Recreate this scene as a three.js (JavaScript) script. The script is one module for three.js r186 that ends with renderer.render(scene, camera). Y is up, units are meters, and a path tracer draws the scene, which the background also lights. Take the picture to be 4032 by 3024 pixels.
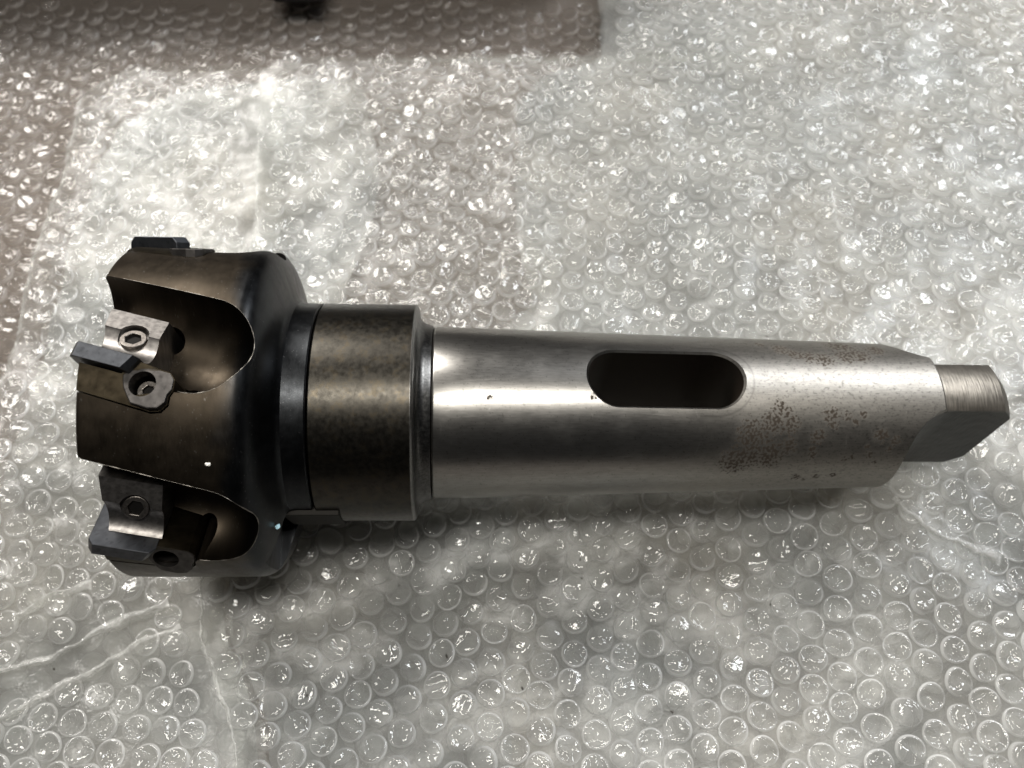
import * as THREE from 'three';
import { mergeGeometries, mergeVertices, toCreasedNormals } from 'three/addons/utils/BufferGeometryUtils.js';
import { RoundedBoxGeometry } from 'three/addons/geometries/RoundedBoxGeometry.js';
import { Brush, Evaluator, SUBTRACTION, INTERSECTION } from 'three-bvh-csg';
import { createNoise2D, createNoise3D, createNoise4D } from 'simplex-noise';

// ---------------------------------------------------------------- camera, light, exposure
const scene = new THREE.Scene();
const V = (x, y, z) => new THREE.Vector3(x, y, z);
const TH = THREE.MathUtils.degToRad(26);
const RIGHT = V(1, 0, 0), UPV = V(0, Math.sin(TH), -Math.cos(TH)), BACK = V(0, Math.cos(TH), Math.sin(TH));
const P0 = V(0, 0.0367, 0);                                         // a point on the axis of the tool
const camera = new THREE.PerspectiveCamera(49.9, 1024 / 768, 0.01, 60);
camera.position.copy(P0).addScaledVector(UPV, 0.00753).addScaledVector(BACK, 0.2157);
camera.up.copy(UPV);
camera.lookAt(camera.position.clone().sub(BACK));
camera.focus = 0.186;
camera.userData.fStop = 16;
scene.add(camera);

scene.background = new THREE.Color(0.02, 0.02, 0.021);
function areaLight(w, h, power, color, from, to) {
  const l = new THREE.RectAreaLight(color, power, w, h);
  l.position.copy(from); l.lookAt(to); scene.add(l);
  return l;
}
areaLight(0.6, 0.12, 27, new THREE.Color(1, 0.965, 0.905), V(0.04, 0.95, 0.07), V(0.02, 0, -0.02));  // unseen overhead lamp, placed for the highlight along the shank
areaLight(0.54, 0.44, 28, new THREE.Color(1, 0.965, 0.92), V(-0.56, 0.9, -0.86), V(-0.05, 0, -0.05));  // unseen lamp at back left, placed for the glare on the left wrap
areaLight(0.44, 0.34, 24, new THREE.Color(0.94, 0.965, 1), V(0.75, 0.85, -0.6), V(0.05, 0, -0.05));  // unseen lamp at back right, placed for glints on the right side

const renderer = new THREE.WebGLRenderer({ antialias: true });
renderer.toneMapping = THREE.LinearToneMapping;
renderer.toneMappingExposure = 1.03;
renderer.shadowMap.enabled = true;

// ---------------------------------------------------------------- helpers
function rng(seed) {
  let s = seed >>> 0;
  return () => { s = (s + 0x6d2b79f5) >>> 0; let t = Math.imul(s ^ (s >>> 15), 1 | s); t = (t + Math.imul(t ^ (t >>> 7), 61 | t)) ^ t; return ((t ^ (t >>> 14)) >>> 0) / 4294967296; };
}
const n2 = createNoise2D(rng(11)), n2b = createNoise2D(rng(12)), n3 = createNoise3D(rng(13)), n4 = createNoise4D(rng(14));
const clamp = (x, a = 0, b = 1) => Math.min(b, Math.max(a, x));
const smooth = (a, b, x) => { const t = clamp((x - a) / (b - a)); return t * t * (3 - 2 * t); };
const mix = (a, b, t) => a + (b - a) * t;
const srgb = (x) => (x <= 0.0031308 ? 12.92 * x : 1.055 * Math.pow(x, 1 / 2.4) - 0.055);
const fbm = (f, x, y, o = 4) => { let s = 0, a = 0.5; for (let i = 0; i < o; i++) { s += a * f(x, y); x = x * 2.03 + 17.1; y = y * 2.03 - 9.7; a *= 0.5; } return s; };
const used = {};
function numbered(name) { const k = (used[name] = (used[name] ?? -1) + 1); return k ? `${name}_${String(k).padStart(3, '0')}` : name; }
function part(name, geometry, material, parent, label) {
  const m = new THREE.Mesh(geometry, material);
  m.name = name; m.castShadow = m.receiveShadow = true;
  if (label) m.userData.label = label;
  parent.add(m);
  return m;
}
function tag(o, label, category, group) { o.userData.label = label; o.userData.category = category; if (group) o.userData.group = group; return o; }
function dataTexture(w, h, fn, color) {                              // fn(u, v) gives linear r, g, b
  const d = new Uint8Array(w * h * 4);
  for (let y = 0; y < h; y++) for (let x = 0; x < w; x++) {
    const c = fn((x + 0.5) / w, (y + 0.5) / h), i = (y * w + x) * 4;
    for (let k = 0; k < 3; k++) d[i + k] = Math.round(255 * clamp(color ? srgb(clamp(c[k])) : c[k]));
    d[i + 3] = 255;
  }
  const t = new THREE.DataTexture(d, w, h, THREE.RGBAFormat);
  t.magFilter = THREE.LinearFilter; t.minFilter = THREE.LinearMipmapLinearFilter; t.generateMipmaps = true;
  t.wrapS = t.wrapT = THREE.RepeatWrapping;
  if (color) t.colorSpace = THREE.SRGBColorSpace;
  t.needsUpdate = true;
  return t;
}

// ---------------------------------------------------------------- the surface below
const ground = new THREE.Mesh(new THREE.BoxGeometry(1.6, 0.03, 1.4), new THREE.MeshStandardMaterial({
  name: 'worn_tabletop', roughness: 0.7,
  map: dataTexture(512, 512, (u, v) => { const a = fbm(n2, u * 9, v * 9), k = 0.17 + 0.06 * a; return [k * 1.08, k, k * 0.93]; }, true),
}));
ground.name = 'tabletop'; ground.position.y = -0.0287; ground.receiveShadow = true;
ground.userData.kind = 'structure';
scene.add(ground);

// ---------------------------------------------------------------- tool frame (X along the axis to the tang, Y towards the camera, Z down the picture)
const AX = RIGHT.clone().addScaledVector(UPV, -0.0084).addScaledVector(BACK, -0.062).normalize();
const AY = BACK.clone().addScaledVector(AX, -BACK.dot(AX)).normalize();
const AZ = new THREE.Vector3().crossVectors(AX, AY);
const TOOL = new THREE.Matrix4().makeBasis(AX, AY, AZ).setPosition(P0);
const TOOL_INV = TOOL.clone().invert();
function toolBottom(x, z) {                                          // lowest point of the tool above (x, z), roughly
  const X = x / AX.x, c = P0.clone().addScaledVector(AX, X), dz = (z - c.z) * 1e3, mm = X * 1e3;
  const R = mm < -94 ? 0 : mm < -57 ? 42.6 : mm < -24 ? 28 : mm < 107 ? 22.2 - (mm + 18) * 0.0263 : mm < 127 ? 15.5 : 0;
  return Math.abs(dz) < R ? c.y - Math.sqrt(R * R - dz * dz) / 1e3 : 1;
}

// ---------------------------------------------------------------- bubble wrap
const crumple = dataTexture(768, 768, (u, v) => {                    // tiles: fine creases of a thin film
  const T = 2 * Math.PI, at = (r, o) => n4(r * Math.cos(T * u) + o, r * Math.sin(T * u), r * Math.cos(T * v) - o, r * Math.sin(T * v));
  const w = 0.35 * at(1.1, 5);
  const a = 1 - Math.abs(at(1.9, w)), b = 1 - Math.abs(at(3.9, 20 + w)), c = at(7, 40);
  const h = 0.45 * Math.pow(a, 3) + 0.35 * Math.pow(b, 3) + 0.12 * c + 0.12;
  return [h, h, h];
});
crumple.anisotropy = 8;
function filmMaterial(name, color, clear, rough, bump, repeat) {
  const t = crumple.clone(); t.repeat.set(repeat, repeat); t.needsUpdate = true;
  return new THREE.MeshPhysicalMaterial({ name, color, transmission: clear, thickness: 0, roughness: rough, ior: 1.5, metalness: 0, bumpMap: t, bumpScale: bump, side: THREE.DoubleSide });
}
const FILM = {
  film: filmMaterial('clear_polythene', new THREE.Color(0.965, 0.97, 0.955), 0.95, 0.24, 0.00004, 36),
  bubble: filmMaterial('bubble_polythene', new THREE.Color(0.985, 0.987, 0.98), 1, 0.05, 0.00005, 1),
  limpFilm: filmMaterial('crumpled_polythene', new THREE.Color(0.965, 0.97, 0.955), 0.945, 0.2, 0.00012, 36),
  underBubble: filmMaterial('lower_bubble_polythene', new THREE.Color(0.9, 0.9, 0.885), 0.86, 0.4, 0.00005, 1),
  fold: filmMaterial('creased_polythene', new THREE.Color(0.95, 0.95, 0.93), 0.75, 0.14, 0.0002, 60),
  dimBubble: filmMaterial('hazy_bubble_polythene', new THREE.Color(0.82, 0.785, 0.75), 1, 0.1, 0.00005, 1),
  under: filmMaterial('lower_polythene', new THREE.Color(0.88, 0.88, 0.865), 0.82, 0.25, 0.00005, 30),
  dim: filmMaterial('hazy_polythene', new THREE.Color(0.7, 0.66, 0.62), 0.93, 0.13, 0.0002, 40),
};
{ const t = dataTexture(8, 128, (u, v) => { const k = 0.94 - 0.27 * smooth(0.81, 0.97, v); return [k, k, k]; }); t.channel = 1; t.wrapS = t.wrapT = THREE.ClampToEdgeWrapping; FILM.bubble.transmissionMap = t; FILM.dimBubble.transmissionMap = t; }
{ const t = dataTexture(512, 512, (u, v) => { const p = fbm(n2, u * 14 + 4, v * 14, 4), q = n2b(u * 7, v * 7), k = 0.8 + 0.28 * p + 0.05 * q; return [k * (1 + 0.03 * q), k, k * (0.99 - 0.03 * q)]; }, true); t.repeat.set(2, 2); FILM.under.map = t; }
FILM.film.specularIntensity = 0.24; FILM.limpFilm.specularIntensity = 0.46; FILM.under.specularIntensity = FILM.underBubble.specularIntensity = FILM.dim.specularIntensity = 0.4;
const seg = (px, pz, ax, az, bx, bz) => { const t = clamp(((px - ax) * (bx - ax) + (pz - az) * (bz - az)) / ((bx - ax) ** 2 + (bz - az) ** 2)); return [Math.hypot(px - ax - t * (bx - ax), pz - az - t * (bz - az)), t]; };
const CREASES = [                                                     // ridges: ax, az, bx, bz, height, width (m)
  [-0.150, 0.0545, -0.104, 0.031, 0.0042, 0.0028], [-0.150, 0.070, -0.086, 0.046, 0.0040, 0.0026], [-0.15, 0.042, -0.11, 0.026, 0.0020, 0.002],
];
const CREASES_A = [[0.003, -0.170, 0.002, -0.106, 0.0028, 0.004], [0.002, -0.106, 0.008, -0.055, 0.002, 0.005], [0.112, 0.016, 0.135, 0.03, 0.004, 0.004], [0.09, 0.036, 0.118, 0.05, 0.002, 0.003]];
function lie(x, z) {                                                  // how the stack of sheets undulates
  return 0.0016 * n2(x * 16 + 3, z * 16) + 0.0008 * n2b(x * 41, z * 41 + 7) + 0.0085 * smooth(0.03, 0.13, x) * smooth(-0.14, -0.02, z);
}
function creased(list, x, z) {
  let h = 0;
  for (const [ax, az, bx, bz, H, w] of list) { const [d, t] = seg(x, z, ax, az, bx, bz); h += H * Math.exp(-d / w) * smooth(0, 0.12, t) * smooth(1, 0.85, t) * (0.8 + 0.4 * n2(x * 90, z * 90)); }
  return h;
}
const polyline = (pts) => (z) => { for (let i = 1; i < pts.length; i++) if (z <= pts[i][1]) { const [x0, z0] = pts[i - 1], [x1, z1] = pts[i]; return mix(x0, x1, clamp((z - z0) / (z1 - z0))); } return pts[pts.length - 1][0]; };

// one dome of thin film; k picks its creases
const domeVariants = 34;
const domes = [];
for (let k = 0; k < domeVariants; k++) {
  const r = rng(500 + k * 7), NR = 16, NS = 36, pos = [], uv = [], rad = [], idx = [];
  const crushed = k >= 16;
  const limp = crushed ? 0.45 + 0.4 * r() : k % 5 === 4 ? 0.55 + 0.2 * r() : k % 3 === 2 ? 0.8 + 0.1 * r() : 1, H = 3.1 * limp, R = 3.72;
  const lines = Array.from({ length: (crushed ? 2 : 1) + Math.floor(r() * 2.5) }, () => [r() * Math.PI, (r() - 0.5) * 1.3, (0.2 + 0.4 * r()) * (limp < 0.75 ? 1.7 : limp < 1 ? 1.3 : 0.9), 0.26 + 0.3 * r(), (r() - 0.5) * 2.4]);
  if (crushed) for (let c = 0; c < 3; c++) lines.push([r() * Math.PI, (r() - 0.5) * 1.2, 0.5 + 0.5 * r(), 0.3 + 0.2 * r(), (r() - 0.5) * 3]);
  const planes = Array.from({ length: 2 + Math.floor(r() * 2) }, () => [r() * 2 * Math.PI, 0.08 + 0.38 * r(), 0.62 + 0.33 * r()]);
  const h = (x, y) => {
    const q = Math.hypot(x, y), win = Math.max(0, 1 - Math.pow(q, 5));
    let base = H * Math.pow(Math.max(0, 1 - Math.pow(q, 2.7)), 0.52);
    for (const [a, sl, top] of planes) { const lim = H * top - sl * R * (x * Math.cos(a) + y * Math.sin(a)) + 0.25 * sl * R; const b2 = Math.max(0, 0.5 - Math.abs(lim - base)) / 0.5; base = mix(base, Math.min(lim, base) - b2 * b2 * 0.125, 0.85 * win); }
    let d = 0;
    for (const [a, o, A, w, bend] of lines) { const s = x * Math.cos(a) + y * Math.sin(a) - o + bend * 0.25 * (-x * Math.sin(a) + y * Math.cos(a)) ** 2, f = Math.abs(s) < w ? 0.5 + 0.5 * Math.cos(Math.PI * s / w) : 0, along = -x * Math.sin(a) + y * Math.cos(a); d += A * f * smooth(-0.9, -0.1, along * Math.sign(bend)); }
    d += 0.09 * n3(x * 1.6, y * 1.6, k * 5.1);
    return base - win * d;
  };
  for (let i = 0; i <= NR; i++) for (let j = 0; j <= NS; j++) {
    const q = Math.pow(i / NR, 0.75), a = (j / NS) * 2 * Math.PI, w = 1 + 0.025 * Math.sin(2 * a + k) + 0.015 * Math.sin(3 * a + k * 2), x = q * Math.cos(a), y = q * Math.sin(a);
    pos.push(x * R * w, h(x, y), y * R * w); uv.push(x * 0.12 + 0.37 * k, y * 0.12 + 0.61 * k); rad.push(0.5, q);
    if (i < NR && j < NS) { const p = i * (NS + 1) + j, n = p + NS + 1; if (i) idx.push(p, p + 1, n); idx.push(p + 1, n + 1, n); }
  }
  let g = new THREE.BufferGeometry();
  g.setAttribute('position', new THREE.Float32BufferAttribute(pos, 3)); g.setAttribute('uv', new THREE.Float32BufferAttribute(uv, 2)); g.setAttribute('uv1', new THREE.Float32BufferAttribute(rad, 2)); g.setIndex(idx);
  g.scale(1e-3, 1e-3, 1e-3); g.computeVertexNormals();
  domes.push(g);
}

function sheet(spec) {
  const { label, left, right, z0, z1, base, cell, lift, turn, seed, film, bubble, height, pitch, singles, skip, kind } = spec;
  const g = new THREE.Group(); g.name = numbered('bubble_wrap');
  const y = (x, z) => Math.min(base + lie(x, z) + lift(x, z), toolBottom(x, z) - 0.0006);
  const nz = Math.round((z1 - z0) / cell), nx = Math.round((Math.max(...[0, 0.25, 0.5, 0.75, 1].map((t) => right(mix(z0, z1, t)) - left(mix(z0, z1, t))))) / cell);
  const pos = [], uv = [], idx = [];
  for (let j = 0; j <= nz; j++) for (let i = 0; i <= nx; i++) {
    const z = mix(z0, z1, j / nz), x = mix(left(z), right(z), i / nx);
    pos.push(x, y(x, z), z); uv.push(x, z);
    if (i < nx && j < nz) { const p = j * (nx + 1) + i, n = p + nx + 1; idx.push(p, n, p + 1, p + 1, n, n + 1); }
  }
  const fg = new THREE.BufferGeometry();
  fg.setAttribute('position', new THREE.Float32BufferAttribute(pos, 3)); fg.setAttribute('uv', new THREE.Float32BufferAttribute(uv, 2)); fg.setIndex(idx); fg.computeVertexNormals();
  part('film', fg, film, g);
  const r = rng(seed), spots = [], c = Math.cos(turn), s = Math.sin(turn), N = 70;
  for (let a = -N; a <= N; a++) for (let b = -N; b <= N; b++) {
    const u = (a + (b & 1) / 2) * pitch, v = b * pitch * 0.866, wob = 0.0009;
    let x = u * c - v * s, z = u * s + v * c;
    x += wob * n2(x * 30 + seed, z * 30) ; z += wob * n2(x * 30, z * 30 - seed);
    if (z < z0 + 0.004 || z > z1 - 0.004 || x < left(z) + 0.0042 || x > right(z) - 0.0042 || skip?.(x, z)) continue;
    spots.push([x, z]);
  }
  const eye = camera.position, seen = (x, z) => { const d = V(x, 0, z).sub(eye), w = -d.dot(BACK); return Math.abs(d.dot(RIGHT) / w) < 0.65 && Math.abs(d.dot(UPV) / w) < 0.49; };
  const keep = spots.filter(([x, z]) => seen(x, z)).map(([x, z]) => ({ x, z, hid: toolBottom(x, z) < 0.9 || toolBottom(x, z + 0.003) < 0.9, d: V(x, 0, z).distanceTo(eye) })).sort((p, q) => (p.hid - q.hid) || p.d - q.d);
  const rest = [], up = V(0, 1, 0), q = new THREE.Quaternion(), q2 = new THREE.Quaternion(), e = 0.002;
  keep.forEach(({ x, z }, i) => {
    const yy = y(x, z), n = V(y(x - e, z) - y(x + e, z), 2 * e, y(x, z - e) - y(x, z + e)).normalize();
    q.setFromUnitVectors(up, n).multiply(q2.setFromAxisAngle(up, r() * 6.283));
    const room = Math.min(toolBottom(x, z), toolBottom(x - 0.003, z), toolBottom(x + 0.003, z), toolBottom(x, z + 0.003), toolBottom(x, z - 0.003)) - yy - 0.0003;
    const sc = 0.97 + 0.06 * r(), hs = Math.max(0.1, Math.min(height * (0.85 + 0.3 * r()), room / 0.0031)), d = domes[r() < (spec.crushed?.(x, z) ?? 0) ? 16 + Math.floor(r() * (domeVariants - 16)) : Math.floor(r() * 16)];
    if (spec.down) q.multiply(q2.setFromAxisAngle(V(1, 0, 0), Math.PI));
    const at = V(x, yy + (spec.down ? -0.00015 : 0.00012), z), size = V(sc * pitch / 0.0082, hs, sc * pitch / 0.0082);
    if (i < singles) {
      const m = part(i ? `bubble_${String(i).padStart(3, '0')}` : 'bubble', d, bubble, g);
      m.position.copy(at); m.quaternion.copy(q); m.scale.copy(size);
    } else rest.push(d.clone().applyMatrix4(new THREE.Matrix4().compose(at, q.clone(), size)));
  });
  if (rest.length) part('bubble_field', mergeGeometries(rest), bubble, g).userData.kind = 'stuff';
  tag(g, label, 'bubble wrap');
  scene.add(g);
  return g;
}
const edgeB = polyline([[-0.100, -0.1655], [-0.136, -0.1645], [-0.1484, -0.162], [-0.158, -0.1565], [-0.1654, -0.147], [-0.164, -0.1268], [-0.163, -0.098], [-0.165, -0.077], [-0.163, -0.05], [-0.163, -0.032], [-0.162, 0.14]]);
const edgeA = polyline([[0.038, -0.3], [0.0365, -0.1745], [0.028, -0.1695], [-0.088, -0.1655], [-0.0975, -0.160], [-0.0915, -0.11], [-0.0896, -0.086], [-0.088, 0], [-0.0871, 0.036], [-0.0852, 0.052], [-0.0736, 0.0737], [-0.066, 0.12]]);
const wobble = (z, k) => 0.0012 * n2(z * 30, k) + 0.0003 * n2b(z * 160, k + 5);
const edgeD0 = polyline([[-0.100, -0.162], [-0.13, -0.157], [-0.15, -0.14], [-0.155, -0.12], [-0.154, 0.14]]), edgeD = (z) => edgeD0(z) + wobble(z, 4);
const edgeE0 = polyline([[-0.06, -0.162], [-0.048, -0.11], [-0.06, -0.05], [-0.084, 0.02], [-0.080, 0.05], [-0.068, 0.0737], [-0.060, 0.12]]), edgeE = (z) => edgeE0(z) + wobble(z, 14);
const edgeF0 = polyline([[0.038, -0.3], [0.036, -0.174], [0.012, -0.166], [0.003, -0.15], [0.001, -0.105], [0.006, -0.06], [-0.03, -0.02], [-0.082, 0.012], [-0.083, 0.03], [-0.078, 0.05], [-0.066, 0.0737], [-0.058, 0.12]]), edgeF = (z) => edgeF0(z) + wobble(z, 24);
const lift0 = () => 0;
sheet({
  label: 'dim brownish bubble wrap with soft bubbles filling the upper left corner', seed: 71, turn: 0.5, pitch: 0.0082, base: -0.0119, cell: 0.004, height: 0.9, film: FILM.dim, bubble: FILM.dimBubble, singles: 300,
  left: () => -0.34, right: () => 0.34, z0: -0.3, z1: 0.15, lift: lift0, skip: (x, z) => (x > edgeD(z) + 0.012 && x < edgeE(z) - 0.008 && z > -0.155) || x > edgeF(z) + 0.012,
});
sheet({
  label: 'milky lower bubble wrap layer seen through the crinkled sheet on the left', seed: 72, turn: 0.25, pitch: 0.0082, base: -0.0060, cell: 0.003, height: 0.9, film: FILM.under, bubble: FILM.underBubble, singles: 0, down: true,
  left: edgeD, right: edgeE, z0: -0.162, z1: 0.14, lift: lift0,
});
sheet({
  label: 'milky lower bubble wrap layer seen through the clear sheet on the right', seed: 75, turn: 0.9, pitch: 0.0082, base: -0.0060, cell: 0.003, height: 0.9, film: FILM.under, bubble: FILM.underBubble, singles: 0, down: true,
  left: edgeF, right: () => 0.33, z0: -0.29, z1: 0.14, lift: lift0,
});
function fold(parent, pts, base, height, width, seed) {              // a pleat of film standing up along a line
  const curve = new THREE.CatmullRomCurve3(pts.map(([x, z]) => V(x, 0, z))), N = Math.round(curve.getLength() / 0.0006), pos = [], uv = [], idx = [];
  const prof = Array.from({ length: 15 }, (_, i) => { const a = (i / 14 - 0.5) * 3.5; return [Math.sin(a), Math.cos(a)]; });
  for (let i = 0; i <= N; i++) {
    const p = curve.getPointAt(i / N), t = curve.getTangentAt(i / N), sx = -t.z, sz = t.x, e = smooth(0, 0.08, i / N) * smooth(1, 0.92, i / N);
    const H = height * e * (0.75 + 0.45 * n2(i * 0.03 + seed, 3)), w = width * (0.8 + 0.5 * n2b(i * 0.025, seed)), off = 0.0008 * n2(i * 0.045, seed * 3.1) + 0.0003 * n2b(i * 0.17, seed);
    const y0 = base + lie(p.x, p.z);
    prof.forEach(([a, b], j) => { const o = off + a * w + 0.35 * H * b * Math.sin(i * 0.02 + seed); pos.push(p.x + sx * o, y0 + H * b + 0.0002 * n2b(i * 0.21, seed + 0.2 * a) * e + 0.0003 * n2(i * 0.12, j + seed) * e, p.z + sz * o); uv.push(i * 0.0006, a * w); if (i < N && j < prof.length - 1) { const q = i * prof.length + j, n = q + prof.length; idx.push(q, q + 1, n, q + 1, n + 1, n); } });
  }
  const g = new THREE.BufferGeometry();
  g.setAttribute('position', new THREE.Float32BufferAttribute(pos, 3)); g.setAttribute('uv', new THREE.Float32BufferAttribute(uv, 2)); g.setIndex(idx); g.computeVertexNormals();
  return part('fold', g, FILM.fold, parent);
}
const along = (f, z0, z1, n, inset) => Array.from({ length: n + 1 }, (_, i) => { const z = mix(z0, z1, i / n); return [f(z) + inset, z]; });
const FOLDS = [[[-0.1450, 0.0622], [-0.1364, 0.0594], [-0.1278, 0.0563], [-0.12, 0.052], [-0.1152, 0.049], [-0.1057, 0.045], [-0.0967, 0.0412]], [[-0.142, 0.0745], [-0.1335, 0.0703], [-0.124, 0.0649], [-0.1195, 0.0627], [-0.1154, 0.0601], [-0.107, 0.0553], [-0.0985, 0.0507], [-0.0925, 0.0472]], [[-0.1402, 0.0455], [-0.1292, 0.0393], [-0.1193, 0.0364]]];
const sheetB = sheet({
  label: 'crinkled clear bubble wrap under the cutter head with curved left edge and long creases', seed: 73, turn: 0.12, pitch: 0.0082, base: -0.0030, cell: 0.0014, height: 0.95, film: FILM.limpFilm, bubble: FILM.bubble, singles: 290, crushed: () => 0.75,
  left: edgeB, right: (z) => edgeA(z) + 0.008, z0: -0.1655, z1: 0.13, lift: (x, z) => 0.0009 * n2(x * 70 + 9, z * 70) + 0.0014 * smooth(0.006, 0, x - edgeB(z)),
  skip: (x, z) => x > edgeA(z) - 0.007 || (x < -0.104 && seg(x, z, -0.15, 0.0715, -0.100, 0.0465)[0] < 0.0055),
});
FOLDS.forEach((f, i) => fold(sheetB, f, -0.0024, 0.0021, 0.0013, i * 7 + 2));
fold(sheetB, along(edgeB, -0.162, 0.06, 30, 0.0006), -0.0020, 0.0008, 0.0005, 31).material = FILM.film;
const sheetA = sheet({
  label: 'clear bubble wrap with round bubbles under the steel shank, covering the right side', seed: 74, turn: 0.09 + Math.PI / 6, pitch: 0.0082, base: 0, cell: 0.0014, height: 1, film: FILM.film, bubble: FILM.bubble, singles: 300,
  crushed: (x, z) => 0.2 + 0.55 * Math.max(smooth(0.02, 0.09, x) * smooth(-0.1, -0.02, z), smooth(0.03, 0, Math.abs(x - 0.012)) * smooth(-0.06, -0.09, z), smooth(-0.05, -0.08, x) * smooth(0.05, -0.1, z), smooth(0.045, 0.07, z) * smooth(-0.02, 0.03, x)),
  left: edgeA, right: () => 0.32, z0: -0.29, z1: 0.13, lift: (x, z) => 0.0005 * n2(x * 80, z * 80 + 31) + 0.0008 * smooth(0.02, 0, x - edgeA(z)) + 0.0022 * smooth(0.012, 0.002, Math.abs(x - 0.004 - 0.006 * n2b(z * 30, 3))) * smooth(-0.17, -0.15, z) * smooth(-0.05, -0.1, z),
});
fold(sheetA, [[0.1085, 0.0139], [0.1155, 0.0218], [0.1218, 0.0267], [0.134, 0.032]], 0.0016, 0.0024, 0.0016, 51);
fold(sheetA, along(edgeA, -0.159, -0.05, 12, 0.0005), 0.0004, 0.0007, 0.0004, 63);
fold(sheetA, along(edgeA, 0.03, 0.1, 10, 0.0005), 0.0004, 0.0012, 0.0006, 66);

// ---------------------------------------------------------------- materials of the tool
const RUST = [[62.3, 3, 3.2], [57.2, 13, 4.2], [66.4, 5, 2.5], [66.6, 20, 2.2], [62, 27, 3.7], [56.9, 28, 3.2], [53.4, 32, 3.7], [63.8, -7, 1.7], [65.8, -4, 1.2], [76.8, -1, 2.2], [80.9, -1, 1.2], [84.7, -2, 1], [82.9, 3, 1], [77.3, 4, 1.2], [77.9, 7, 0.7], [89.6, 13, 2], [93.5, 17, 1.5], [86.4, 21, 0.7], [87.5, 28, 1.2], [92.4, 24, 1], [83, 30, 0.7], [81.4, 32, 0.7], [72.7, 23, 1], [72.8, 28, 1.2], [73.5, 14, 2], [70.9, 50, 1.2], [75.9, 50, 0.9], [80.1, 49, 0.9], [73, 54, 0.6], [89.5, 35, 0.6], [62.7, -65, 1.2], [67.4, -58, 2.2], [70.4, -52, 2], [73.9, -49, 2.2], [77.7, -47, 2.5], [83.5, -51, 2.7], [87.7, -53, 2.7], [84.3, -67, 3.7], [92.9, -62, 2.5], [-6.6, -11.2, 0.7], [18, -13.4, 0.9]];
function rustAt(X, deg) {                                             // 0 to 1 over the shank, X in mm, angle in degrees
  let m = 0;
  for (const [bx, bd, br] of RUST) { const d = Math.hypot(X - bx, (deg - bd) * 0.35) / br; if (d < 1.6) m = Math.max(m, 1.15 - 0.75 * d); }
  if (m <= 0) return 0;
  const y = deg * 0.35, n = fbm(n2b, X * 0.85 + 40, y * 0.85, 5) + 0.5;
  return Math.max(0.2 * smooth(0, 0.9, m), 0.92 * smooth(0.38, 0.56, m * 0.6 + (n - 0.5) * 1.35 * Math.min(1, m + 0.35)));
}
const cyl = (u, v) => [v * 160 - 24, (u < 0.5 ? u : u - 1) * 360];      // texture place to (X, degrees) on the shank
const rustCache = new Map();
const rustUV = (u, v) => { const k = u * 4096 * 8192 + v; if (!rustCache.has(k)) rustCache.set(k, rustAt(...cyl(u, v))); return rustCache.get(k); };
const scratch = (() => {                                              // fine handling scratches, brighter and rougher than the ground surface
  const S = 1024, a = new Float32Array(S * S), r = rng(404);
  for (let i = 0; i < 260; i++) {
    let u = (r() - 0.5) * 0.62, v = 0.03 + 0.8 * r(), axial = r() < 0.45, L = (axial ? 20 + 70 * r() : 8 + 40 * r() * r()), t = (axial ? Math.PI / 2 : 0) + (r() - 0.5) * (axial ? 0.25 : 0.5), k = (r() < 0.6 ? 1 : -1) * (0.25 + 0.75 * r() * r());
    for (let s = 0; s < L; s += 0.6) { const x = ((Math.round(u * S + s * Math.cos(t)) % S) + S) % S, y = Math.round(v * S + s * Math.sin(t)); if (y >= 0 && y < S) a[y * S + x] = k * Math.sin(Math.PI * s / L); }
  }
  return (u, v) => a[Math.floor(v * S) * S + Math.floor(u * S)];
})();
const shankMap = dataTexture(1024, 1024, (u, v) => {
  const [X, deg] = cyl(u, v), y = deg * 0.35, wear = smooth(20, 70, X);
  const streak = 0.5 + 0.5 * fbm(n2, X * 0.12, y * 2.2 + 5, 4), grain = n2b(X * 3.1, y * 3.1), stain = fbm(n2, X * 0.25 + 8, y * 0.5, 4);
  let k = 0.29 - 0.04 * wear + 0.09 * (streak - 0.5) + 0.012 * grain + 0.035 * stain;
  const fine = smooth(0.42, 0.62, fbm(n2, X * 1.7 + 90, y * 1.7, 3) + 0.12 * wear) * (0.25 + 0.3 * wear);
  k *= (1 - 0.3 * fine) * (1 + 0.4 * scratch(u, v));
  const tint = 0.06 * wear; let c = [k * 1.0, k * (0.965 - 0.4 * tint), k * (0.90 - tint)];
  const ringK = Math.exp(-(((Math.hypot((X - 36.4) - Math.sign(X - 36.4) * Math.min(12, Math.abs(X - 36.4)), y + 9.8) - 9.6) / 0.25) ** 2)) * (X > 44 ? 1 : 0), pit = Math.max(0.3 * ringK, smooth(0.76, 0.86, n2b(X * 0.75 - 31, y * 0.75)) * 0.3, wear * 0.4 * smooth(0.34, 0.62, fbm(n2b, X * 0.55 + 70, y * 0.75, 5) + 0.12 * wear));
  c = c.map((x) => x * (1 - pit));
  const t = rustUV(u, v), rn = 0.5 + 0.5 * n2(X * 2, y * 2);
  return [mix(c[0], 0.024 + 0.016 * rn, 0.97 * t), mix(c[1], 0.016 + 0.009 * rn, 0.97 * t), mix(c[2], 0.009 + 0.004 * rn, 0.97 * t)];
}, true);
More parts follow.
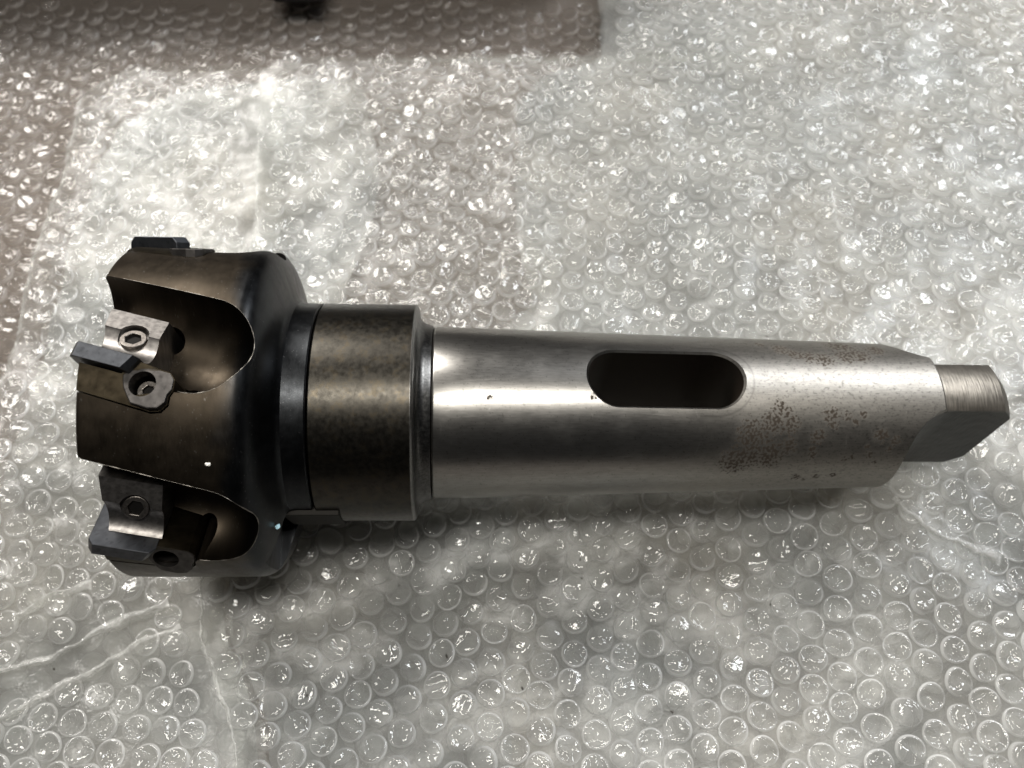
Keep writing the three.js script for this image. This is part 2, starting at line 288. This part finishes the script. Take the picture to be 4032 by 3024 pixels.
const shankRough = dataTexture(1024, 1024, (u, v) => {
  const [X, deg] = cyl(u, v), y = deg * 0.35, wear = smooth(20, 75, X), t = rustUV(u, v);
  const r = 0.29 + 0.15 * wear + 0.025 * fbm(n2b, X * 0.3, y * 1.6, 4) + 0.012 * n2(X * 2.2, y * 5);
  const k = mix(r + 0.08 * Math.abs(scratch(u, v)) + 0.03 * smooth(-0.1, 0.6, fbm(n2, X * 0.06 + 3, y * 0.09, 4)), 0.8, t);
  return [k, k, 1 - 0.4 * t];
});
const shankBump = dataTexture(1024, 1024, (u, v) => {
  const [X, deg] = cyl(u, v), y = deg * 0.35, t = rustUV(u, v);
  const h = 0.5 + 0.12 * n2(X * 6.5, y * 0.3) + 0.08 * n2b(X * 1.4, y * 1.4) - 0.3 * t + 0.15 * t * n2(X * 5, y * 5);
  return [h, h, h];
});
const steel = new THREE.MeshStandardMaterial({ name: 'ground_steel', metalness: 1, roughness: 1, map: shankMap, roughnessMap: shankRough, metalnessMap: shankRough, bumpMap: shankBump, bumpScale: 0.000004 });
const tangMat = new THREE.MeshStandardMaterial({ name: 'tang_steel', metalness: 1, roughness: 0.42, map: dataTexture(512, 256, (u, v) => { const d = (u < 0.5 ? u : u - 1) * 360, flat = smooth(-7, -4, d) * smooth(129, 126, d), a = fbm(n2, d * 0.06, v * 4, 4), b = n2b(v * 60, d * 0.05), k = mix(0.16, 0.065, flat) * (1 + 0.35 * a + 0.12 * b * (1 - flat)); return [k, k * mix(0.9, 0.97, flat), k * mix(0.76, 0.9, flat)]; }, true), bumpMap: dataTexture(256, 256, (u, v) => { const h = 0.5 + 0.3 * n2(v * 90, u * 12) + 0.15 * n2b(u * 30, v * 30); return [h, h, h]; }), bumpScale: 0.00006 });
const headXY = (u, v) => [v * 84 - 130, (u < 0.5 ? u : u - 1) * 360];
const headMap = dataTexture(1024, 1024, (u, v) => {
  const [X, deg] = headXY(u, v), y = deg * 0.7, black = smooth(-65.5, -59.5, X + 1.6 * n2(X * 0.1, y * 0.1));
  const p = fbm(n2, X * 0.07 + 3, y * 0.07, 4), q = fbm(n2b, X * 0.5, y * 0.12, 4), g = n2(X * 3, y * 3);
  const k = 0.042 + 0.02 * p + 0.005 * q + 0.002 * g;
  const brown = [k * 1.12, k * 0.9, k * 0.66], soot = 0.03 + 0.006 * q + 0.003 * g + 0.006 * p;
  const speck = smooth(0.87, 0.9, n2b(X * 0.8 + 60, y * 0.8)) * 0.06;
  return [mix(brown[0], soot * 0.95, black) + speck, mix(brown[1], soot, black) + speck, mix(brown[2], soot * 1.06, black) + speck];
}, true);
const headRough = dataTexture(512, 512, (u, v) => {
  const [X, deg] = headXY(u, v), y = deg * 0.7, black = smooth(-66, -59.5, X);
  const k = mix(0.44, 0.34, black) + 0.07 * fbm(n2, X * 0.2, y * 0.2, 4) + 0.03 * n2b(X * 2, y * 0.4);
  return [k, k, 1];
});
const oxide = new THREE.MeshStandardMaterial({ name: 'black_oxide_steel', metalness: 1, roughness: 1, map: headMap, roughnessMap: headRough });
const collarMap = dataTexture(1024, 512, (u, v) => {
  const X = v * 36 - 52, y = (u < 0.5 ? u : u - 1) * 360 * 0.48;
  const p = fbm(n2b, X * 0.22, y * 0.22, 5), q = fbm(n2, X * 1.1 + 7, y * 1.1, 4), edge = smooth(-25.1, -24.8, X), band = smooth(-24.5, -24.0, X);
  let k = 0.05 + 0.022 * p + 0.008 * q;
  const rust = smooth(0.05, 0.5, p + 0.5 * q);
  let c = [mix(k, k * 0.95, rust), mix(k * 0.92, k * 0.82, rust), mix(k * 0.78, k * 0.62, rust)];
  const bare = mix(0.2, 0.085, band) + 0.05 * q + 0.03 * p;
  return [mix(c[0], bare, edge), mix(c[1], bare * 0.98, edge), mix(c[2], bare * 0.94, edge)];
}, true);
const collarRough = dataTexture(512, 256, (u, v) => { const X = v * 36 - 52, y = (u < 0.5 ? u : u - 1) * 360 * 0.48, k = 0.34 + 0.09 * fbm(n2, X * 0.5, y * 0.5, 5); return [k, k, 1]; });
const collarMat = new THREE.MeshStandardMaterial({ name: 'stained_steel', metalness: 1, roughness: 1, map: collarMap, roughnessMap: collarRough });
const noisy = (seed, base, amp, f) => dataTexture(256, 256, (u, v) => { const a = fbm(n2, u * f + seed, v * f, 4), b = smooth(0.55, 0.75, n2b(u * f * 1.8 + seed, v * f * 1.8)); const k = (1 + amp * a) * (1 - 0.22 * b); return base.map((x) => x * k); }, true);
const wedgeMat = new THREE.MeshStandardMaterial({ name: 'bright_wedge_steel', metalness: 1, roughness: 0.4, map: noisy(3, [0.2, 0.188, 0.176], 0.5, 6) });
const plateMat = new THREE.MeshStandardMaterial({ name: 'grey_holder_steel', metalness: 1, roughness: 0.5, map: noisy(9, [0.075, 0.07, 0.066], 0.5, 5) });
const holderMat = new THREE.MeshStandardMaterial({ name: 'brown_holder_steel', metalness: 1, roughness: 0.45, map: noisy(15, [0.036, 0.029, 0.019], 0.6, 4) });
const carbide = new THREE.MeshStandardMaterial({ name: 'grey_carbide', metalness: 1, roughness: 0.4, map: noisy(21, [0.085, 0.089, 0.097], 0.3, 5) });
const screwMat = new THREE.MeshStandardMaterial({ name: 'screw_steel', metalness: 1, roughness: 0.36, map: noisy(27, [0.22, 0.2, 0.18], 0.5, 8) });
const darkMat = new THREE.MeshStandardMaterial({ name: 'shaded_socket_black', metalness: 0.9, roughness: 0.6, color: new THREE.Color(0.015, 0.014, 0.013) });  // dark colour stands in for the shade inside the screw sockets

// ---------------------------------------------------------------- solids of the tool, in millimetres of the tool frame
const MM = (g) => g.scale(1e-3, 1e-3, 1e-3);
function revolve(profile, around = 160) {                             // profile: [X, R] from one end of the axis to the other
  const pos = [], idx = [], n = profile.length;
  for (const [X, R] of profile) for (let j = 0; j < around; j++) { const a = (j / around) * 2 * Math.PI; pos.push(X, R * Math.cos(a), R * Math.sin(a)); }
  for (let i = 0; i + 1 < n; i++) for (let j = 0; j < around; j++) {
    const a = i * around + j, b = i * around + ((j + 1) % around), c = a + around, d = b + around;
    if (profile[i][1] > 0) idx.push(a, b, c);
    if (profile[i + 1][1] > 0) idx.push(b, d, c);
  }
  const g = new THREE.BufferGeometry();
  g.setAttribute('position', new THREE.Float32BufferAttribute(pos, 3)); g.setIndex(idx);
  return solid(g);
}
function volume(g) {
  const p = g.attributes.position, ix = g.index; let v = 0; const a = V(0, 0, 0), b = V(0, 0, 0), c = V(0, 0, 0);
  for (let i = 0; i < (ix ? ix.count : p.count); i += 3) { const k = (o) => (ix ? ix.getX(i + o) : i + o); a.fromBufferAttribute(p, k(0)); b.fromBufferAttribute(p, k(1)); c.fromBufferAttribute(p, k(2)); v += a.dot(b.cross(c)); }
  return v;
}
function solid(g, crease = 0.5) {                                     // outward faces, split normals, a uv for the boolean
  if (volume(g) < 0) { const ix = g.index.array; for (let i = 0; i < ix.length; i += 3) [ix[i], ix[i + 1]] = [ix[i + 1], ix[i]]; }
  g = toCreasedNormals(g, crease);
  if (!g.attributes.uv) g.setAttribute('uv', new THREE.Float32BufferAttribute(new Float32Array(g.attributes.position.count * 2), 2));
  return g;
}
const evaluator = new Evaluator(); evaluator.useGroups = false; evaluator.attributes = ['position', 'normal', 'uv'];
function cut(base, tools, op = SUBTRACTION) {
  let b = base.isBrush ? base : new Brush(base); b.updateMatrixWorld(true);
  for (const t of tools) { const k = new Brush(t); k.updateMatrixWorld(true); b = evaluator.evaluate(b, k, op); }
  return b.geometry;
}
function roundUV(g, x0, length) {                                     // uv from the angle about the axis and the place along it
  const p = g.attributes.position, uv = new Float32Array(p.count * 2);
  for (let i = 0; i < p.count; i++) { let a = Math.atan2(p.getZ(i), p.getY(i)) / (2 * Math.PI); uv[2 * i] = a; uv[2 * i + 1] = (p.getX(i) - x0) / length; }
  for (let i = 0; i < p.count; i += 3) { const u = [uv[2 * i], uv[2 * i + 2], uv[2 * i + 4]]; if (!g.index && Math.max(...u) - Math.min(...u) > 0.5) for (let k = 0; k < 3; k++) if (u[k] < 0) uv[2 * (i + k)] += 1; }
  g.setAttribute('uv', new THREE.BufferAttribute(uv, 2));
  return g;
}
function flatUV(g, size) {                                            // uv by the widest two axes, millimetres over size
  const p = g.attributes.position, uv = new Float32Array(p.count * 2);
  for (let i = 0; i < p.count; i++) { uv[2 * i] = (p.getX(i) + 0.4 * p.getY(i)) / size; uv[2 * i + 1] = (p.getZ(i) + 0.7 * p.getY(i)) / size; }
  g.setAttribute('uv', new THREE.BufferAttribute(uv, 2));
  return g;
}
const RAD = Math.PI / 180;
const dir = (deg) => V(0, Math.cos(deg * RAD), Math.sin(deg * RAD));
// frame of pocket k: columns a (axial, skewed), r (radial), t (down the picture); origin on the axis
function pocket(k) {
  const ph = -21 + 60 * k, er = dir(ph), et = dir(ph + 90), s = 15 * RAD;
  const ea = V(1, 0, 0).multiplyScalar(Math.cos(s)).addScaledVector(et, Math.sin(s)), ett = V(-1, 0, 0).multiplyScalar(Math.sin(s)).addScaledVector(et, Math.cos(s));
  return new THREE.Matrix4().makeBasis(ea, er, ett).setPosition(-91.5, 0, 0);
}
// a prism over the outline [[a, t], ...] from radius r0 to r1, bevelled, with round holes [a, t, r]
function prism(outline, r0, r1, bevel = 0.25, holes = []) {
  const s = new THREE.Shape(outline.map(([a, t]) => new THREE.Vector2(a, -t)));
  for (const [a, t, r] of holes) { const p = new THREE.Path(); p.absarc(a, -t, r, 0, 2 * Math.PI, true); s.holes.push(p); }
  const g = new THREE.ExtrudeGeometry(s, { depth: r1 - r0 - 2 * bevel, bevelEnabled: bevel > 0, bevelThickness: bevel, bevelSize: bevel, bevelOffset: -bevel, bevelSegments: 2, curveSegments: 28 });
  g.rotateX(-Math.PI / 2).translate(0, r0 + bevel, 0);
  return g;
}
function capsuleCut(R, a0, a1, t, r, squash) {
  const L = a1 - a0, g = new THREE.CapsuleGeometry(R, L, 24, 64); g.rotateZ(-Math.PI / 2); g.translate((a0 + a1) / 2, 0, 0); g.scale(1, squash, 1); g.translate(0, r, t);
  return solid(mergeVertices(strip(g)), 0.6);
}
function strip(g) { const h = g.index ? g.clone() : g.clone(); h.deleteAttribute('normal'); h.deleteAttribute('uv'); return h; }
const closed = (g, crease = 0.5) => solid(mergeVertices(strip(g), 1e-4), crease);
const inPocket = (g, k) => g.clone().applyMatrix4(pocket(k));

// cutter head
const tool = new THREE.Group(); tool.name = 'milling_cutter';
tool.applyMatrix4(TOOL);
tag(tool, 'face milling cutter with dark indexable head and tapered steel shank lying on the bubble wrap', 'milling cutter');
scene.add(tool);

const cartOutline = [[-0.9, 3.7], [9.4, 3.7], [11.25, 0.4], [12.2, 0.35], [19.0, 0.95], [20.2, 2.0], [20.6, 4.24], [20.1, 5.6], [20.3, 7.3], [19.3, 8.9], [17.3, 9.5], [1.4, 9.2]];
const grow = (pts, d) => { const cx = pts.reduce((s, p) => s + p[0], 0) / pts.length, cy = pts.reduce((s, p) => s + p[1], 0) / pts.length; return pts.map(([x, y]) => { const l = Math.hypot(x - cx, y - cy); return [cx + (x - cx) * (1 + d / l), cy + (y - cy) * (1 + d / l)]; }); };
const headProfile = [[-84, 0], [-84, 17], [-91, 21], [-92.2, 23], [-92.4, 40.3], [-91.9, 41.1], [-91.2, 41.3], [-61.4, 41.3], [-60.5, 41.1], [-59.6, 40.7], [-58.7, 40.0], [-57.8, 38.8], [-56.9, 36.9], [-56.1, 34.2], [-55.5, 31.8], [-55.0, 29.9], [-54.5, 28.7], [-53.8, 28.0], [-52.6, 27.78], [-48.7, 27.75], [-48.35, 27.4], [-48.35, 0]];
const cuts = [];
const flute = capsuleCut(11.3, -40, 21.5, -7, 38.5, 1);
const seat = closed(prism(grow(cartOutline, 0.45).map(([a, t]) => (a < 3 ? [a - 8, t] : [a, t])), 27, 60, 0));
const notch = closed(new THREE.CylinderGeometry(3.1, 3.1, 40, 40).translate(10.2, 30, -10));
const notch2 = closed(new THREE.CylinderGeometry(2.2, 2.2, 36, 32).translate(21.1, 42, 2.3));
for (let k = -2; k < 4; k++) for (const g of [flute, seat, notch, notch2]) cuts.push(inPocket(g, k));
const KEY = 72;
cuts.push(closed(new THREE.BoxGeometry(12, 14, 15.8).translate(-52.5, 32.5, 0)).applyMatrix4(new THREE.Matrix4().makeRotationX(KEY * RAD)));
let headG = cut(revolve(headProfile, 180), cuts);
headG = headG.index ? headG.toNonIndexed() : headG;
part('cutter_head', MM(roundUV(headG, -130, 84)), oxide, tool, 'dark brown and black oxide cutter head with scooped flutes');

// what sits in each flute
const wedgeOutline = [[-1.9, -11.7], [11.2, -11.9], [12.9, -0.1], [1.8, -0.1]];
function wedgeShape() {
  const g = prism([[-4, -11.9], [14, -11.9], [14, -0.1], [-4, -0.1]], 22, 44, 0);
  let w = cut(closed(g), [closed(prism(grow(wedgeOutline, 0), 18, 60, 0))], INTERSECTION);
  const n = V(0, 0.9, -0.44).normalize();
  // the sloping top, then a hollow beside the insert
  const top = closed(new THREE.BoxGeometry(60, 20, 60).applyMatrix4(new THREE.Matrix4().makeRotationX(-Math.atan2(0.44, 0.9)).setPosition(0, 37.0 + 10 * n.y, -7 + 10 * n.z)));
  const hollow = closed(new THREE.CylinderGeometry(5, 5, 60, 64).rotateZ(Math.PI / 2).translate(0, 41.6, -4.6));
  w = cut(w, [top, hollow]);
  const bore = closed(new THREE.CylinderGeometry(3.25, 3.25, 8, 40).applyMatrix4(new THREE.Matrix4().makeRotationX(-Math.atan2(0.44, 0.9)).setPosition(6.4, 37.2 + 2.4 * n.y, -6.0 + 2.4 * n.z)));
  return cut(w, [bore]);
}
function socketScrew(R, hole, height, sides) {                        // head along +y, its top at 0
  const s = new THREE.Shape(); s.absarc(0, 0, R, 0, 2 * Math.PI, false);
  const h = new THREE.Path();
  const pts = Array.from({ length: sides }, (_, i) => { const a = (i / sides) * 2 * Math.PI, q = sides > 8 ? hole * (i % 2 ? 0.88 : 1) : hole; return new THREE.Vector2(q * Math.cos(-a), q * Math.sin(-a)); });
  h.setFromPoints(pts); h.closePath(); s.holes.push(h);
  const g = new THREE.ExtrudeGeometry(s, { depth: height, bevelEnabled: true, bevelThickness: 0.18, bevelSize: 0.18, bevelOffset: -0.18, bevelSegments: 2, curveSegments: 32 });
  g.rotateX(-Math.PI / 2).translate(0, -height - 0.18, 0);
  return flatUV(strip2(g), 8);
}
function strip2(g) { const h = g.index ? g.toNonIndexed() : g.clone(); h.deleteAttribute('uv'); h.deleteAttribute('uv1'); return h; }
function screw(name, g, k, at, tilt, R, deep) {
  const m = part(name, MM(inPocket(g, k)), screwMat, tool);
  const floor = new THREE.CylinderGeometry(R, R, 0.5, 24).translate(0, -deep, 0).applyMatrix4(new THREE.Matrix4().makeRotationX(tilt).setPosition(...at));
  part('socket_floor', MM(inPocket(floor, k)), darkMat, m);
}
const wedgeG = flatUV(wedgeShape(), 14);
const outer = revolve([[-140, 0], [-140, 41.25], [-30, 41.25], [-30, 0]], 180);
const plateCurve = [[9.8, 3.9], [11.4, 0.6], [12.2, 0.45], [19.0, 1.05], [20.1, 2.1], [20.5, 4.24], [20.0, 5.6], [20.2, 7.2], [19.2, 8.8], [17.2, 9.4], [13.6, 9.2], [12.3, 7.9], [10.9, 6.3], [10.2, 5.0]];
const insertPts = [[-1.4, 42.2], [-0.3, 43.6], [11.4, 43.6], [12.5, 42.3], [12.5, 30], [-1.4, 30]];   // a, r
function insertShape() {
  const s = new THREE.Shape(insertPts.map(([a, r]) => new THREE.Vector2(a, r)));
  const g = new THREE.ExtrudeGeometry(s, { depth: 3.1, bevelEnabled: true, bevelThickness: 0.12, bevelSize: 0.12, bevelOffset: -0.12, bevelSegments: 1 });
  g.translate(0, 0, 0.15);
  const p = g.attributes.position;                                    // the right end slants
  for (let i = 0; i < p.count; i++) if (p.getX(i) > 6) p.setX(i, p.getX(i) - p.getZ(i) * 0.45);
  g.computeVertexNormals();
  return flatUV(g, 14);
}
const insertG = insertShape();
for (let k = -2; k < 4; k++) {
  const lit = k === 0 || k === 1;
  part('clamp_wedge', MM(inPocket(wedgeG, k)), wedgeMat, tool, k === 0 ? 'bright clamping wedge in the flute facing the camera' : k === 1 ? 'spotted bright clamping wedge in the lower flute' : undefined);
  const nA = Math.atan2(0.44, 0.9);
  if (k > -2 && k < 3) {
    const sc = socketScrew(2.75, 1.75, 1.2, 12).applyMatrix4(new THREE.Matrix4().makeRotationX(-nA).setPosition(6.4, 36.7, -5.6));
    screw('clamp_screw', sc, k, [6.4, 36.7, -5.6], -nA, 2.3, 1.0);
  }
  part('carbide_insert', MM(inPocket(insertG, k)), carbide, tool, k === 0 ? 'grey carbide insert standing out of the left end of the flute' : undefined);
  let h = cut(closed(prism(cartOutline.map(([a, t]) => (a < 3 ? [a - 3, t] : [a, t])), 28, 44, 0.1, [[14.4, 4.7, 3.1]])).applyMatrix4(pocket(k)), [outer], INTERSECTION);
  h = cut(h, [closed(new THREE.BoxGeometry(30, 60, 60).translate(-92.1 - 15, 36, 0)).applyMatrix4(new THREE.Matrix4().makeRotationX((-21 + 60 * k) * RAD))]);
  part('insert_holder', MM(flatUV(h, 18)), holderMat, tool);
  const plate = flatUV(prism(plateCurve, 33, 40.9, 0.22, [[14.4, 4.7, 3.0]]), 16);
  part('holder_plate', MM(inPocket(plate, k)), plateMat, tool);
  if (k > -2 && k < 3) {
    const sc = socketScrew(2.3, 1.25, 1.2, 6).applyMatrix4(new THREE.Matrix4().makeTranslation(14.4, 37.2, 4.9));
    screw('holder_screw', sc, k, [14.4, 37.2, 4.9], 0, 2.0, 1.0);
  }
}

// the worn bright edge round each flute that faces the camera
function profileR(X) { for (let i = 5; i + 1 < headProfile.length; i++) { const [a, ra] = headProfile[i], [b, rb] = headProfile[i + 1]; if (X >= a && X <= b) return mix(ra, rb, (X - a) / (b - a || 1)); } return X < -92 ? 41.3 : 0; }
const worn = new THREE.MeshStandardMaterial({ name: 'worn_edge_steel', metalness: 1, roughness: 0.45, color: new THREE.Color(0.26, 0.24, 0.21) });
for (const k of [0, 1]) {
  const M = pocket(k), over = (f) => { let lo = -0.4, hi = 1.2; for (let i = 0; i < 40; i++) { const m = (lo + hi) / 2, p = f(m).applyMatrix4(M); Math.hypot(p.y, p.z) < profileR(p.x) ? lo = m : hi = m; } return f(lo).applyMatrix4(M); };
  const pts = [];
  for (let a = -1; a < 21.5; a += 1.25) pts.push(over((e) => V(a, 38.5 + 11.3 * Math.sin(e), -7 - 11.3 * Math.cos(e))));
  for (let b = -90; b <= 90; b += 5) pts.push(over((e) => V(21.5 + 11.3 * Math.cos(e) * Math.cos(b * RAD), 38.5 + 11.3 * Math.sin(e), -7 + 11.3 * Math.cos(e) * Math.sin(b * RAD))));
  const c = new THREE.CatmullRomCurve3(pts), g = new THREE.TubeGeometry(c, 260, 0.13, 6, false), P = g.attributes.position;
  for (let i = 0; i <= 260; i++) { const q = c.getPointAt(i / 260), s = 0.25 + 0.75 * smooth(-0.3, 0.5, n2(i * 0.06, k * 9 + 2) + 0.5 * n2b(i * 0.3, k)); for (let j = 0; j <= 6; j++) { const o = i * 7 + j; P.setXYZ(o, mix(q.x, P.getX(o), s), mix(q.y, P.getY(o), s), mix(q.z, P.getZ(o), s)); } }
  part('worn_rim', MM(g), worn, tool);
}

// collar, key
const collarProfile = [[-48.1, 0], [-48.1, 27.3], [-47.7, 27.75], [-24.9, 27.75], [-24.45, 27.3], [-24.3, 26.9], [-24.15, 25.6], [-23.85, 24.5], [-23.4, 23.7], [-22.8, 23.15], [-22.0, 22.8], [-21.1, 22.6], [-20.55, 22.35], [-20.55, 0]];
part('collar', MM(roundUV(revolve(collarProfile, 180), -52, 36)), collarMat, tool, 'rust stained collar between cutter head and shank');
part('drive_key', MM(flatUV((new RoundedBoxGeometry(13.4, 7, 14.8, 2, 0.3).translate(-49, 24.45, 0).applyMatrix4(new THREE.Matrix4().makeRotationX(KEY * RAD))), 14)), new THREE.MeshStandardMaterial({ name: 'key_steel', metalness: 1, roughness: 0.7, color: new THREE.Color(0.035, 0.033, 0.03) }), tool, 'dark square drive key at the lower edge of the collar');

// shank and tang
const slotMat = new THREE.MeshStandardMaterial({ name: 'shaded_slot_wall', metalness: 0.9, roughness: 0.62, color: new THREE.Color(0.042, 0.032, 0.024) });  // rough machined wall, colour darkened to stand for the shade in the slot
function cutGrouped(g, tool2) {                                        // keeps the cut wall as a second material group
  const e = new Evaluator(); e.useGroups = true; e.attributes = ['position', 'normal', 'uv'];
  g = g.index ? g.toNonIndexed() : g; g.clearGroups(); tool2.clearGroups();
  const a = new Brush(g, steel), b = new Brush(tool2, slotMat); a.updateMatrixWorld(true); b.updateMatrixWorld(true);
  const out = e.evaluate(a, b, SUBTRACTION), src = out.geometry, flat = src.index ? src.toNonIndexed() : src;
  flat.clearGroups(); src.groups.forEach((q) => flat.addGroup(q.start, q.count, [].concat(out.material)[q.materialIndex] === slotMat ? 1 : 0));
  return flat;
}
const RS = (X) => 22.2 - (X + 18) * 0.0263;
const flats = [60, -120].map((deg) => {
  const R = 14, s = new THREE.Shape();                                 // in the plane of axis and flat normal
  s.moveTo(110.4 - R, 6.8 + R); s.absarc(110.4, 6.8 + R, R, Math.PI, 1.5 * Math.PI, false); s.lineTo(150, 6.8); s.lineTo(150, 45); s.lineTo(110.4 - R, 45); s.closePath();
  const g = new THREE.ExtrudeGeometry(s, { depth: 80, bevelEnabled: false, curveSegments: 40 }).translate(0, 0, -40);
  return closed(g, 0.4).applyMatrix4(new THREE.Matrix4().makeRotationX(deg * RAD));
});
const slot = (() => {
  const s = new THREE.Shape(), L = 19.2, r = 7.4;
  s.moveTo(-L + r, -r); s.lineTo(L - r, -r); s.absarc(L - r, 0, r, -Math.PI / 2, Math.PI / 2, false); s.lineTo(-L + r, r); s.absarc(-L + r, 0, r, Math.PI / 2, 1.5 * Math.PI, false);
  return closed(new THREE.ExtrudeGeometry(s, { depth: 80, bevelEnabled: false, curveSegments: 40 }).rotateX(-Math.PI / 2).translate(36.4, -40, 0), 0.4).applyMatrix4(new THREE.Matrix4().makeRotationX(-28 * RAD));
})();
const lip = (() => {                                                  // the worn bevel round the mouth of the slot
  const ring = (d, lift) => { const out = [], L = 19.2 + d, r = 7.4 + d; for (let i = 0; i < 96; i++) { const a = (i / 96) * 2 * Math.PI + 0.001, c = Math.cos(a), x = r * c + (c >= 0 ? 1 : -1) * (L - r), w = r * Math.sin(a), X = 36.4 + x; out.push([X, Math.sqrt(RS(X) ** 2 - w * w) + lift, w]); } return out; };
  const loops = [ring(-0.1, -0.75), ring(0.55, 0), ring(0.9, 0.5), ring(0.9, 8)], pos = loops.flat(2), idx = [], n = 96;
  for (let k = 0; k < 3; k++) for (let i = 0; i < n; i++) { const a = k * n + i, b = k * n + ((i + 1) % n); idx.push(a, b, a + n, b, b + n, a + n); }
  pos.push(36.4, RS(36.4) - 0.75, 0, 36.4, RS(36.4) + 8, 0);
  for (let i = 0; i < n; i++) { idx.push(4 * n, (i + 1) % n, i); idx.push(4 * n + 1, 3 * n + i, 3 * n + ((i + 1) % n)); }
  const g = new THREE.BufferGeometry(); g.setAttribute('position', new THREE.Float32BufferAttribute(pos, 3)); g.setIndex(idx);
  return solid(g, 0.4).applyMatrix4(new THREE.Matrix4().makeRotationX(-28 * RAD));
})();
const shankSteps = Array.from({ length: 13 }, (_, i) => { const X = mix(-19.7, 106, i / 12); return [X, RS(X)]; });
let shankG = cut(revolve([[-20.4, 0], [-20.4, 21.75], [-20.0, 22.15], ...shankSteps, [106.5, 18.6], [106.7, 18.2], [106.7, 0]], 200), [...flats, lip]);
shankG = cutGrouped(shankG, slot);
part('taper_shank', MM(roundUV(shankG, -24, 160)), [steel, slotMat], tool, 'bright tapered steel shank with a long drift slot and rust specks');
let tangG = cut(revolve([[100, 0], [100, 16.6], [122.6, 16.6], [123.0, 16.5], [126.3, 13.2], [126.4, 12.8], [126.4, 0]], 160), [...flats.map((f) => f.clone().translate(0.05, 0, 0))]);
part('tang', MM(roundUV(tangG.index ? tangG.toNonIndexed() : tangG, 95, 35)), tangMat, tool, 'flat driving tang with an obliquely cut end');

// ---------------------------------------------------------------- block mostly out of view, placed to shade the top; foot enters the picture
{
  const block = new THREE.Group(); block.name = 'shading_block'; block.position.set(-0.14, -0.002, -0.212);
  tag(block, 'dark block mostly out of view, placed to shade the top of the wrap, only its black foot showing', 'dark block');
  const m = new THREE.MeshStandardMaterial({ name: 'shading_block_black', metalness: 0.6, roughness: 0.6, color: new THREE.Color(0.02, 0.018, 0.017) });
  part('body', new RoundedBoxGeometry(0.34, 0.046, 0.07, 3, 0.003).translate(0, 0.025, -0.042), m, block);
  part('foot', new RoundedBoxGeometry(0.021, 0.006, 0.02, 3, 0.002).translate(0.053, 0.004, 0.003), m, block);
  scene.add(block);
}

// ---------------------------------------------------------------- small debris
function chip(name, label, category, at, size, color, seed) {
  const g = new THREE.IcosahedronGeometry(1, 1), p = g.attributes.position;
  for (let i = 0; i < p.count; i++) { const v = V(p.getX(i), p.getY(i), p.getZ(i)), k = 1 + 0.45 * n3(v.x * 1.7 + seed, v.y * 1.7, v.z * 1.7); p.setXYZ(i, v.x * k * size[0], v.y * k * size[1], v.z * k * size[2]); }
  g.computeVertexNormals();
  const m = new THREE.Mesh(g, new THREE.MeshStandardMaterial({ name, color, roughness: 0.6 })); m.name = name; m.castShadow = true;
  m.position.copy(at); scene.add(m);
  return tag(m, label, category);
}
const onTool = (X, R, deg) => dir(deg).multiplyScalar(R / 1e3).add(V(X / 1e3, 0, 0)).applyMatrix4(TOOL);
chip('metal_chip', 'tiny white chip on the dark cutter head right of the lower flute top', 'chip', onTool(-65.7, 41.4, 13.5), [0.00055, 0.0003, 0.00035], new THREE.Color(0.8, 0.78, 0.72), 3);
chip('paint_flake', 'tiny pale blue flake on the head shoulder beside the drive key', 'flake', onTool(-55.3, 33.9, 49.5), [0.0005, 0.0002, 0.0006], new THREE.Color(0.35, 0.55, 0.62), 8);
{
  const r = rng(77), list = [];
  for (let i = 0; i < 70; i++) {
    const x = mix(-0.17, 0.2, r()), z = mix(-0.19, 0.085, r()), s = 0.00018 + 0.0003 * r() * r();
    if (toolBottom(x, z) < 0.9) continue;
    list.push(new THREE.IcosahedronGeometry(1, 0).scale(s * (0.8 + 1.6 * r()), s * 0.6, s).rotateY(r() * 6).translate(x, lie(x, z) + 0.0032 * r() + 0.0004, z));
  }
  const m = new THREE.Mesh(mergeGeometries(list), new THREE.MeshStandardMaterial({ name: 'dark_grit', color: new THREE.Color(0.03, 0.026, 0.02), roughness: 0.8 }));
  m.name = 'grit'; m.userData.kind = 'stuff'; m.castShadow = true; tag(m, 'dark grit specks scattered over the bubble wrap', 'grit');
  scene.add(m);
}

renderer.render(scene, camera);
